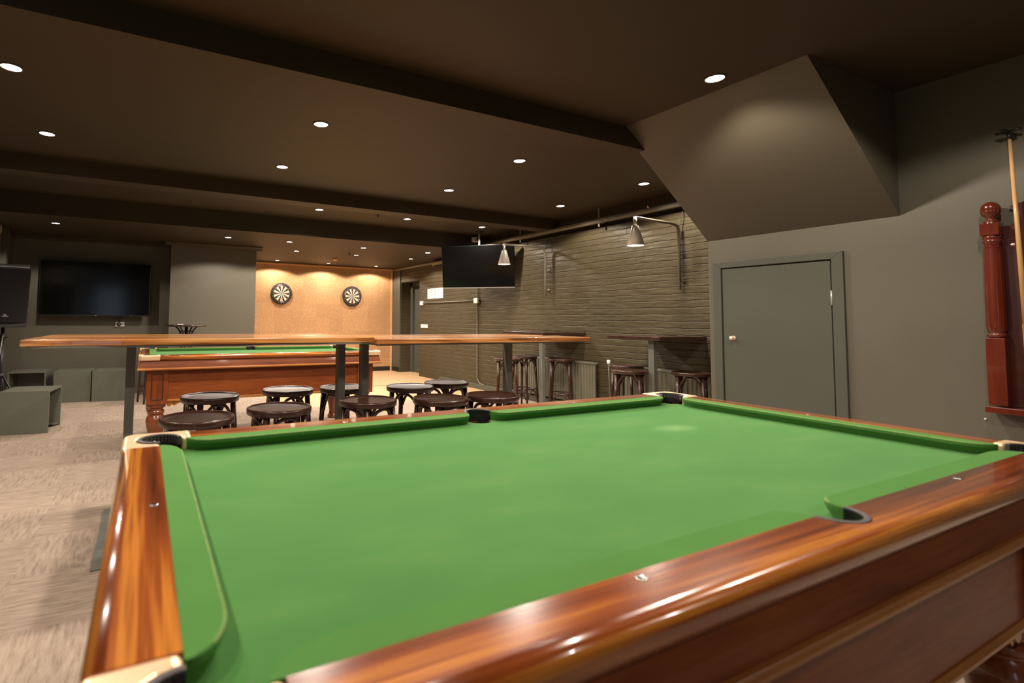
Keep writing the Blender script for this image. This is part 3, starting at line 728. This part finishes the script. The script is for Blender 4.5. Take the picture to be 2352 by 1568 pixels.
# ---------------------------------------------------------------- radiators
def radiator(label, ya, yb, valve):
    t = thing('radiator', label, 'radiator', (XB, ya, 0), 0, 'panel radiators on the brick wall')
    L = yb-ya; mb = MB(); n = int(L/.05)
    pts = []
    for i in range(n*4+1):
        y = L*i/(n*4); ph_ = i % 4
        pts.append((-.075 if ph_ in (0, 3) else -.083, y))
    poly = pts+[(-.055, L), (-.055, 0)]
    mb.prism(poly, .12, .64); mb.build('panel', 'radiator', t)
    MB().box(-.09, -.02, -.006, L+.006, .64, .667).build('top_grille', 'radiator', t, .006)
    MB().box(-.045, -.03, .02, L-.02, .12, .62).box(-.05, 0, .1, .14, .2, .6).box(-.05, 0, L-.14, L-.1, .2, .6).build('rear_panel', 'radiator', t)
    MB().tube([(-.06, -.02, .655), (-.06, .02, .655)], .011, 10).build('end_plug', 'radiator', t)
    if valve:
        v = MB().lathe([(.014, 0), (.020, .01), (.022, .045), (.017, .052), (0, .052)], (-.06, L+.05, .665), 16).build('thermostat_head', 'white', t)
        v['label'] = 'white thermostat head'
        MB().tube([(-.06, L-.01, .645), (-.06, L+.03, .645), (-.06, L+.05, .65), (-.06, L+.05, .668)], .011, 10).tube([(-.06, L+.05, .65), (-.058, L+.045, .4), (-.05, L+.02, .1), (-.04, L+.0, .0)], .007, 8).build('valve_pipe', 'radiator', t)
radiator('olive panel radiator under the farther wall table', 4.90, 6.42, False)
radiator('olive panel radiator under the nearer wall table, with a white valve', 3.2, 4.64, True)

# ---------------------------------------------------------------- swing arm lamps
def wall_lamp(label, y, xs, zpole0, zc, ze, zs1, zs0):
    t = thing('wall_arm_lamp', label, 'wall lamp', (XB, y, zpole0), 0, 'swing arm lamps on the brick wall')
    o = Vector((XB, y, zpole0)); xp = -.07
    pts = [(xp, 0, 0), (xp, 0, .3), (xp, 0, zc-zpole0-.09), (xp-.008, 0, zc-zpole0-.05), (xp-.03, 0, zc-zpole0-.018), (xp-.07, 0, zc-zpole0-.002), (xp-.13, 0, zc-zpole0+.002), (xs-XB, 0, ze-zpole0)]
    MB().tube(pts, .016, 12).build('arm', 'pipe', t)
    MB().tube([(xs-XB, 0, ze-zpole0+.008), (xs-XB, 0, zs1-zpole0-.01)], .018, 12).build('drop_tube', 'alu', t)
    sh = MB(); z0, z1 = zs0-zpole0, zs1-zpole0
    sh.lathe([(.032, z1), (.088, z0), (.086, z0), (.030, z1-.004)], (xs-XB, 0, 0), 36, 0, cap=False)
    sh.lathe([(.001, z1), (.032, z1)], (xs-XB, 0, 0), 36, 0, cap=False)
    s_ = sh.build('lamp_shade', 'alu', t); s_['label'] = 'brushed metal cone shade'
    MB().lathe([(.001, z0+.004), (.080, z0+.004), (.078, z0+.010), (.001, z0+.010)], (xs-XB, 0, 0), 24, 0, cap=False).build('bulb', 'bulb', t)
    l = bpy.data.lights.new('lamp_light', 'SPOT'); l.energy = 26; l.color = (1.0, .84, .62); l.spot_size = math.radians(150); l.spot_blend = .6; l.shadow_soft_size = .03
    lo = bpy.data.objects.new('lamp_light', l); C.objects.link(lo); lo.parent = t; lo.location = (xs-XB, 0, z0-.005)
    for z in (.09, .38):
        MB().lathe([(.022, 0), (.022, -.012), (.008, -.014), (.008, -.06)], (0, 0, z), 16, 0, 0).build('wall_bracket', 'pipe', t)
    MB().tube(spline([(xp-.01, 0, zc-zpole0-.05), (xp+.02, .0, zc-zpole0+.0), (xp+.04, -.02, zc-zpole0+.09), (xp+.05, -.02, 2.44-zpole0)], 6), .004, 6).build('flex', 'black', t)
wall_lamp('nearer wall arm lamp with a metal cone shade, close to the bulkhead', 3.692, 4.468, 1.549, 2.262, 2.272, 2.185, 1.978)
wall_lamp('farther wall arm lamp with a metal cone shade, before the hanging television', 5.824, 4.412, 1.553, 2.262, 2.255, 2.172, 1.974)

# pipe along the top of the brick wall
t = thing('ceiling_pipe', 'painted pipe running along the top of the brick wall', 'pipe', (XB-.10, 2.75, 2.48))
MB().tube([(0, 0, 0), (0, 4.58, 0)], .035, 16).build('pipe', 'pipe', t)
for y in (.35, 1.95, 3.3): MB().tube([(0, y, 0), (0, y+.03, 0)], .040, 16).build('collar', 'pipe', t)
for y in (2.03, 3.6): MB().box(-.004, .004, y-.012, y+.012, -.075, .16).build('hanger', 'pipe', t)
for y in (1.27, 2.95): MB().tube([(-.02, y, .02), (-.06, y-.01, .035)], .009, 8).build('valve_stub', 'brass', t)

# conduits and small electrical things on the brick wall
t = thing('conduit', 'painted conduit dropping down the brick wall and bending at the floor', 'conduit', (XB-.02, 7.64, 0))
MB().tube(spline([(0, 0, 2.38), (0, 0, 1.6), (.0, 0, .3), (0, -.02, .17), (0, -.10, .10), (0, -.22, .095)], 5), .011, 10).build('pipe', 'pipe', t)
tag(MB().tube([(XB-.018, 9.66, 1.545), (XB-.018, 7.72, 1.545)], .011, 10).build('conduit', 'pipe'), 'painted conduit running level between the two white junction boxes', 'conduit')
tag(MB().box(XB-.045, XB, 9.67, 9.76, 1.50, 1.585).build('junction_box', 'white', None, .004), 'small white junction box beside the recessed doorway', 'junction box')
tag(MB().box(XB-.06, XB-.02, 7.58, 7.70, 1.495, 1.585).build('junction_box', 'white', None, .004), 'white junction box on the vertical conduit below the hanging television', 'junction box')
for i, (y, s) in enumerate(((9.70, 'left'), (9.54, 'right'))):
    t = thing('light_switch', 'white square switch plate by the doorway, ' + s + ' of the pair', 'switch', (XB, y, 1.06), 0, 'pair of switch plates')
    MB().box(-.012, 0, -.066, .066, -.036, .036).build('plate', 'white', t, .002)
    MB().box(-.016, -.012, -.012, .012, -.016, .006).build('rocker', 'paper', t, .001)
for i, (ya, yb, s, n) in enumerate(((9.185, 9.495, 'left', 2), (8.86, 9.17, 'right', 1))):
    t = thing('notice_sheet', 'white paper notice taped to the brick wall, ' + s + ' of two', 'notice', (XB, ya, 1.63), 0, 'paper notices')
    MB().box(-.003, 0, 0, yb-ya, 0, .207).build('sheet', 'paper', t)
    pr = MB(); m_ = (yb-ya)/2
    pr.box(-.0036, -.003, m_-.012, m_+.012, .165, .185, 1)
    for r_ in range(n):
        for k in range(9 if r_ == 0 else 7):
            q0 = m_+.1-.2*k/8 if r_ == 0 else m_+.075-.15*k/6
            pr.box(-.0036, -.003, q0-.007, q0+.006, .118-.04*r_, .132-.04*r_, 0)
    pr.box(-.0036, -.003, m_-.02, m_+.02, .052, .058, 0)
    pr.build('print', ['ink', 'inkdark'], t)
t = thing('wall_fan_heater', 'rounded wall unit high on the brick wall behind the hanging television', 'heater', (XB, 8.72, 2.3))
MB().prism([(-.18, -.03), (-.14, -.055), (-.02, -.055), (0, -.04), (0, .07), (-.16, .07), (-.20, .03)], -.28, .28, 0, lambda a, b, c: (a, c, b)).build('casing', 'pipe', t, .012)
MB().box(-.19, -.03, -.22, .22, -.062, -.054).build('vent', 'blackgap', t)

# ---------------------------------------------------------------- televisions
def tv(name_label, w_, h_, loc, rot, parts):
    t = thing('television', name_label, 'television', loc, 0)
    t.rotation_euler = rot
    MB().box(-w_/2, w_/2, -.0, .045, -h_/2, h_/2).build('casing', 'bezel', t, .004)
    MB().box(-w_/2+.008, w_/2-.008, -.0025, -.0005, -h_/2+.018, h_/2-.008).build('screen', 'screen', t)
    return t
t = tv('large black wall television on the rear olive wall', 1.445, .815, (-.677, 9.19, 1.615), (0, 0, 0), None)
MB().box(-.25, .25, .045, .16, -.2, .2).build('wall_bracket', 'black', t)
MB().box(-.011, .011, -.004, 0, -.402, -.396).build('logo', 'silver', t)
MB().box(.474, .480, -.004, 0, -.403, -.397).build('power_light', 'led', t)
YWT = 9.35
t2 = thing('power_cable', 'black power cable hanging between television and wall socket', 'cable', (-.37, YWT-.03, 1.1))
MB().tube(spline([(0, .0, -.01), (.01, -.01, .05), (.0, -.02, .12), (-.05, -.03, .07), (-.09, -.03, .12), (-.06, -.03, .2)], 6), .005, 6).tube(spline([(.0, 0, .1), (.05, -.01, .08), (.06, -.03, .2)], 5), .004, 6).build('flex', 'black', t2)
MB().lathe([(.0, -.02), (.024, -.018), (.03, 0), (.03, .02)], (-.0, .0, -.02), 14, 0, 1).build('plug', 'black', t2)
t = thing('wall_socket', 'white double power socket below the wall television', 'socket', (-.358, YWT, 1.083))
MB().box(-.062, .062, -.01, 0, -.036, .036).build('plate', 'white', t, .002)
MB().box(.012, .016, -.011, -.01, -.006, .004).box(.026, .030, -.011, -.01, -.006, .004).box(.038, .042, -.011, -.01, -.006, .004).box(.021, .025, -.011, -.01, -.018, -.010).build('pin_slots', 'inkdark', t)

# hanging television
yaw, tilt = .817, .136
t = tv('black television hanging from the ceiling on a pole, before the brick wall', 1.178, .686, (4.70, 6.9, 2.051), (0, 0, 0), None)
t.rotation_mode = 'XYZ'
t.rotation_euler = (tilt, 0, -yaw)
bpy.context.view_layer.update()
MB().box(-.59, .59, -.003, .002, -.343, -.330).build('lower_bezel', 'silver', t)
inv = t.matrix_basis.inverted()
top = inv @ Vector((4.80, 7.0, ZC)); mid = inv @ Vector((4.80, 7.0, 2.15))
MB().tube([top, mid], .016, 12).build('ceiling_pole', 'silver', t)
MB().tube([top, inv @ Vector((4.80, 7.0, ZC-.012))], .07, 20).build('ceiling_plate', 'black', t)
MB().box(-.15, .15, .045, .12, -.15, .15).build('bracket', 'black', t)
t = thing('security_camera', 'small white box camera above the hanging television', 'camera', (4.93, YS-.002, 2.56))
MB().box(-.05, .05, -.09, -.01, -.04, .04).build('housing', 'white', t, .008)
MB().lathe([(.02, -.115), (.02, -.09)], (.02, 0, -.005), 14, 0, 1).build('lens', 'black', t)

# ---------------------------------------------------------------- dartboards
NUM = [20, 1, 18, 4, 13, 6, 10, 15, 2, 17, 3, 19, 7, 16, 8, 11, 14, 9, 12, 5]
def dartboard(label, x, z, rot):
    t = thing('dartboard', label, 'dartboard', (x, YC, z), 0, 'dartboards on the cork wall')
    y = -.04
    def pt(r, a, yy=y): return (r*math.sin(a), yy, r*math.cos(a))
    MB().lathe([(.2255, -.002), (.2265, -.02), (.2255, y+.003), (.222, y+.0012), (.001, y+.0012)], (0, 0, 0), 60, 0, 1, cap=False).lathe([(.001, -.002), (.2255, -.002)], (0, 0, 0), 60, 0, 1, cap=False).build('rim_board', 'blackseg', t)
    sg = MB()
    rings = [(.016, .099, 0), (.099, .107, 1), (.107, .162, 0), (.162, .172, 1)]
    for k in range(20):
        a0 = rot+(k-.5)*PI/10; dark = k % 2 == 0
        for r0, r1, kind in rings:
            mat = (1 if dark else 0) if kind == 0 else (2 if dark else 3)
            A_ = [a0+PI/10*j/4 for j in range(5)]
            v = [pt(r0, a) for a in A_]+[pt(r1, a) for a in A_]
            sg.add(v, [(j, j+1, j+6, j+5) for j in range(4)], mat)
    sg.add([pt(.016, 2*PI*j/24, y) for j in range(24)], [tuple(range(24))], 3)
    sg.add([pt(.007, 2*PI*j/24, y-.0005) for j in range(24)], [tuple(range(24))], 2)
    sg.build('scoring_segments', ['creamseg', 'blackseg', 'redseg', 'greenseg'], t)
    wi = MB()
    for r in (.016, .099, .107, .162, .172):
        wi.tube([pt(r, 2*PI*j/60, y-.001) for j in range(60)], .0007, 4, 0, True)
    for k in range(20):
        a = rot+(k-.5)*PI/10; wi.tube([pt(.016, a, y-.001), pt(.174, a, y-.001)], .0006, 4)
    wi.build('wire_spider', 'wire', t)
    nu = MB()
    for k, nn in enumerate(NUM):
        a = rot+k*PI/10; c, s = math.cos(a), math.sin(a)
        text_mb(nu, str(nn), .026, lambda u, v, w_, c=c, s=s, a=a: (.2*s+u*c+v*s, y-.0006-w_, .2*c-u*s+v*c))
    nu.build('numbers', 'wire', t)
    tx = MB()
    for word, a_c, flip in (('WINMAU', rot-PI/10*1.7, 1), ('BLADE', rot+PI-PI/10*1.3, -1)):
        for i, ch in enumerate(word):
            a = a_c+flip*(i-(len(word)-1)/2)*.085
            c, s = math.cos(a), math.sin(a); fl_ = 1 if flip == 1 else -1
            text_mb(tx, ch, .024, lambda u, v, w_, c=c, s=s, fl_=fl_: (.185*s+fl_*(u*c+v*s), y-.0012-w_, .185*c+fl_*(-u*s+v*c)))
    tx.build('lettering', 'white', t)
dartboard('left dartboard on the cork wall, pale sector at the top', 2.567, 1.725, PI/10)
dartboard('right dartboard on the cork wall, turned so its lettering sits at the side', 4.171, 1.715, -PI/10*2)
tag(MB().box(3.62, 4.36, 8.665, 8.70, 0, .0015).build('throw_line', 'skirt'), 'thin dark throw line stuck on the tan floor', 'throw line')

# ---------------------------------------------------------------- seating cubes
def cube(label, x, y, rz, openside, W_=.44, D_=.45, H_=.432):
    t = thing('seating_cube', label, 'seat cube', (x, y, 0), rz, 'olive seating cubes')
    th = .018
    walls = {'top': (0, W_, 0, D_, H_-th, H_), 'front': (0, W_, 0, th, 0, H_-th), 'back': (0, W_, D_-th, D_, 0, H_-th), 'left': (0, th, th, D_-th, 0, H_-th), 'right': (W_-th, W_, th, D_-th, 0, H_-th)}
    for k, b in walls.items():
        if k == openside: continue
        if openside == 'front' and k in ('left', 'right'): b = (b[0], b[1], 0, D_-th, b[4], b[5])
        if openside == 'right' and k in ('front', 'back'): b = b
        MB().box(*b).build('top_panel' if k == 'top' else 'side_panel', 'boxpaint', t, .0015)
    MB().box(th, W_-th, D_-.10, D_-th-.002, .02, .035).build('inner_batten', 'boxpaint', t)
cube('nearest olive seating cube, its hollow side facing right', -1.295, 6.57, -.12, 'right')
cube('hollow fronted olive seating cube standing left of the pair', -1.645, 8.80, -.05, 'front')
cube('closed olive seating cube, left one of the pair under the television', -1.105, 8.70, -.06, None, W_=.446)
cube('closed olive seating cube, right one of the pair beside the pool table', -.645, 8.63, -.07, None, W_=.446)

# ---------------------------------------------------------------- tall round table by the pier
t = thing('tall_round_table', 'tall round dark table standing before the rear olive pier', 'table', (.545, 8.45, 0))
MB().lathe([(.001, 1.062), (.27, 1.062), (.285, 1.068), (.288, 1.08), (.284, 1.09), (.001, 1.09)], (0, 0, 0), 36).build('table_top', 'walltop', t)
lg = MB()
for k in range(4):
    a = PI/4+k*PI/2+.2; c, s = math.cos(a), math.sin(a)
    MB().tube(spline([(.17*c, .17*s, 1.06), (.13*c, .13*s, 1.03), (.095*c, .095*s, .97), (.085*c, .085*s, .9), (.085*c, .085*s, .4), (.11*c, .11*s, .15), (.25*c, .25*s, .0)], 5), .011, 10).build('leg', 'black', t)
MB().tube([(0, 0, .1), (0, 0, 1.06)], .022, 12).build('post', 'black', t)
MB().lathe([(.1, .985), (.1, 1.0), (.07, 1.0), (.07, .985), (.1, .985)], (0, 0, 0), 28, cap=False).build('collar_ring', 'black', t)
tag(MB().box(.42, .50, 8.38, 8.50, 1.09, 1.098).build('napkin_stack', 'paper'), 'flat white paper stack lying on the tall round table', 'napkins')

# ---------------------------------------------------------------- loudspeaker on its stand
SX, SY = -1.425, 7.30
t = thing('speaker_stand', 'black tripod stand holding the loudspeaker at the left edge', 'stand', (SX, SY, 0))
MB().tube([(0, 0, .35), (0, 0, 1.069)], .0165, 12).build('pole', 'black', t)
MB().tube([(-.035, -.03, .5), (.012, -.03, 1.0)], .004, 8).build('speaker_lead', 'alu', t)
MB().tube([(0, 0, .32), (0, 0, .95)], .019, 12).build('sleeve', 'black', t)
MB().tube([(0, 0, .93), (0, 0, .99)], .03, 12).tube([(0, 0, .96), (.05, -.02, .96)], .01, 8).build('collar', 'black', t)
MB().tube([(0, 0, .50), (0, 0, .56)], .03, 12).build('collar', 'black', t)
for k in range(3):
    a = 2*PI*k/3-.55; c, s = math.cos(a), math.sin(a)
    l_ = MB().tube([(.03*c, .03*s, .53), (.36*c, .36*s, .02)], .012, 10).build('leg', 'black', t)
    MB().tube([(.34*c, .34*s, .05), (.37*c, .37*s, .0)], .017, 10).build('rubber_foot', 'rubber', l_)
    MB().tube([(.02*c, .02*s, .33), (.19*c, .19*s, .28)], .007, 8).build('brace', 'black', t)
t = thing('loudspeaker', 'black loudspeaker with a curved grille on the tripod stand', 'speaker', (SX, SY, 1.07), .25)
tap = [(-.215, -.19), (.215, -.19), (.20, .10), (.11, .18), (-.11, .18), (-.20, .10)]
sp_m = MB(); n = len(tap)
def ring_(z, k): return [(p[0]*k, p[1]*(.98 if z else 1), z) for p in tap]
v = ring_(0, .90)+ring_(.06, .93)+ring_(.66, 1.0)+ring_(.70, .97)
sp_m.add(v, [tuple(range(6))[::-1], tuple(range(18, 24))]+[(r*6+i, r*6+(i+1) % 6, (r+1)*6+(i+1) % 6, (r+1)*6+i) for r in range(3) for i in range(6)])
sp_m.build('cabinet', 'black', t, .008)
gr = MB(); K = 14; vv = []
for j in range(2):
    for i in range(K+1):
        u = -1+2*i/K; z = .055+.595*j; hw = .188+.02*j
        vv.append((u*hw, -.192-.035*(1-u*u), z))
gr.add(vv, [(i, i+1, K+2+i, K+1+i) for i in range(K)], 0, True)
gr.add([(v_[0], v_[1]+.03, v_[2]) for v_ in vv], [(i+1, i, K+1+i, K+2+i) for i in range(K)], 0, True)
gr.add([vv[0], (vv[0][0], -.19, vv[0][2]), (vv[K+1][0], -.19, vv[K+1][2]), vv[K+1]], [(0, 1, 2, 3)], 0)
gr.add([vv[K], (vv[K][0], -.19, vv[K][2]), (vv[2*K+1][0], -.19, vv[2*K+1][2]), vv[2*K+1]], [(0, 1, 2, 3)], 0)
top_ = [vv[K+1+i] for i in range(K+1)]+[(hw, -.18, .65), (-hw, -.18, .65)]; gr.add(top_, [tuple(range(len(top_)))], 0)
bot_ = [vv[i] for i in range(K+1)]+[(.188, -.18, .055), (-.188, -.18, .055)]; gr.add(bot_, [tuple(range(len(bot_)))[::-1]], 0)
gr.build('grille', 'grille', t)
MB().box(-.20, .20, -.205, -.185, .665, .675).build('top_edge_strip', 'silver', t)
lo_ = MB(); lo_.box(-.030, .030, -.231, -.228, .118, .150, 1)
text_mb(lo_, 'JBL', .030, lambda u, v_, w_: (u, -.2318-w_, .137+v_), 0)
lo_.box(-.030, .030, -.2325, -.231, .119, .124, 0)
lo_.build('logo', ['silver', 'grille'], t)
t = thing('wall_box', 'small pale box fitting at the left edge, high on the left wall', 'wall_unit', (XL+.02, 8.35, 2.28))  # pale box fitting of unknown kind, gives no light
MB().box(-.02, .05, -.08, .10, -.03, .07).build('housing', 'silver', t, .006, rot=(.5, 0, 0))
MB().box(.05, .052, -.05, .0, -.02, .03).build('label', 'yellow', t, rot=(.5, 0, 0))

# ---------------------------------------------------------------- cue rack, rest and wall screw
t = thing('cue_rack', 'red mahogany wall rack with turned post at the right edge', 'cue rack', (XR, 1.06, .73))
YO, ZO = 1.06, .73
def rack_post(yc, parent):
    xc = -.06
    p = MB()
    q = .0365
    p.box(xc-q, xc+q, yc-q, yc+q, .045, .40)
    p.lathe([(.030, .398), (.036, .405), (.038, .413), (.036, .421), (.029, .425), (.036, .437), (.0385, .46), (.0385, .60), (.034, .87), (.031, .905), (.036, .912), (.038, .918), (.036, .924), (.032, .928), (.037, .936), (.038, .942), (.034, .948), (.030, .952)], (xc, yc, 0), 28)
    p.box(xc-q, xc+q, yc-q, yc+q, .95, 1.015)
    p.lathe([(.034, 1.014), (.030, 1.022), (.032, 1.028), (.022, 1.034), (.017, 1.04), (.020, 1.050), (.034, 1.062), (.040, 1.078), (.038, 1.086), (.040, 1.094), (.036, 1.112), (.026, 1.126), (.012, 1.134), (0, 1.136)], (xc, yc, 0), 28)
    p.build('turned_post', 'mahog', parent, .003)
rack_post(0.0, t); rack_post(-.80, t)
MB().box(-.12, 0, -.86, .045, .005, .038).build('shelf', 'mahog', t, .004)
# back board with scalloped top
prof = [(-.80, .04), (-.02, .04), (-.02, 1.0), (-.040, 1.0)]
prof += [(-.075+.035*math.cos(a), 1.035+.035*math.sin(a)) for a in [PI*1.5+0.0, PI*1.6, PI*1.75, PI*1.9, PI*2.0, PI*2.15, PI*2.3]][:0]
ar = [(-.060+.0, 1.0), (-.080, 1.01), (-.098, 1.035), (-.100, 1.065), (-.090, 1.085), (-.075, 1.095), (-.060, 1.100), (-.080, 1.112), (-.14, 1.125), (-.40, 1.135), (-.66, 1.125), (-.72, 1.112), (-.74, 1.1), (-.70, 1.06), (-.70, 1.03), (-.74, 1.0), (-.80, 1.0)]
prof = [(-.80, .04), (-.02, .04), (-.02, 1.0)]+ar
MB().prism(prof, -.028, -.006, 0, lambda a, b, c: (c, a, b)).build('back_board', 'mahogdark', t)
MB().box(-.05, -.0285, -.72, -.08, .78, .80).build('clip_rail', 'mahogdark', t)
for y in (-.085, -.135):
    MB().lathe([(.006, 0), (.006, .012), (.003, .014)], (-.075, y, .892), 10, 0, 1).build('clip', 'white', t)
t = thing('pool_rest', 'pale wooden pool rest with black cross head leaning in the rack', 'cue', (XR-.075, .955, .768))
tipz = 2.222-.768
A0, A1 = Vector((0, -.012, 0)), Vector((.018, .022, tipz))
def on_(k): return A0.lerp(A1, k)
MB().tube([on_(0), on_(.02), on_(.30)], [.0145, .0145, .0125], 14).build('butt', 'butt', t)
MB().tube([on_(.30), on_(.6), on_(.975)], [.0125, .010, .0075], 14).build('shaft', 'ash', t)
sp2 = MB()
for k in range(4):
    a = PI*k/2+.5
    base = on_(.30); tipp = on_(.20)
    sp2.add([base+Vector((.0128*math.cos(a-.5), .0128*math.sin(a-.5), 0)), base+Vector((.0132*math.cos(a), .0132*math.sin(a), 0)), base+Vector((.0128*math.cos(a+.5), .0128*math.sin(a+.5), 0)), tipp+Vector((.0142*math.cos(a), .0142*math.sin(a), 0))], [(0, 1, 3), (1, 2, 3)])
sp2.build('spliced_points', 'ash', t)
hd = MB(); e = on_(.975)
hd.tube([e, on_(1.0)], .009, 12)
c_ = on_(1.0)
for dx, dy, dz in ((.0, .048, .004), (.0, -.046, .012), (-.045, .018, .012), (.02, -.02, -.012)):
    hd.tube([c_, c_+Vector((dx*.55, dy*.55, dz)), c_+Vector((dx, dy, dz*.9))], [.009, .008, .006], 10)
hd.build('rest_head', 'black', t)
t = thing('pool_cue', 'brown butted pool cue standing beside the rest in the rack', 'cue', (XR-.075, .905, .768))
MB().tube([(0, 0, 0), (0, 0, .45)], [.0145, .0125], 14).build('butt', 'butt', t)
MB().tube([(0, 0, .45), (.02, 0, 1.43)], [.0125, .0055], 14).build('shaft', 'ash', t)
tag(MB().lathe([(.005, 0), (.005, -.006), (.001, -.008)], (XR, 1.136, .684), 12, 0, 0).build('wall_screw', 'white'), 'tiny white screw plug on the wall below the cue rack', 'screw')
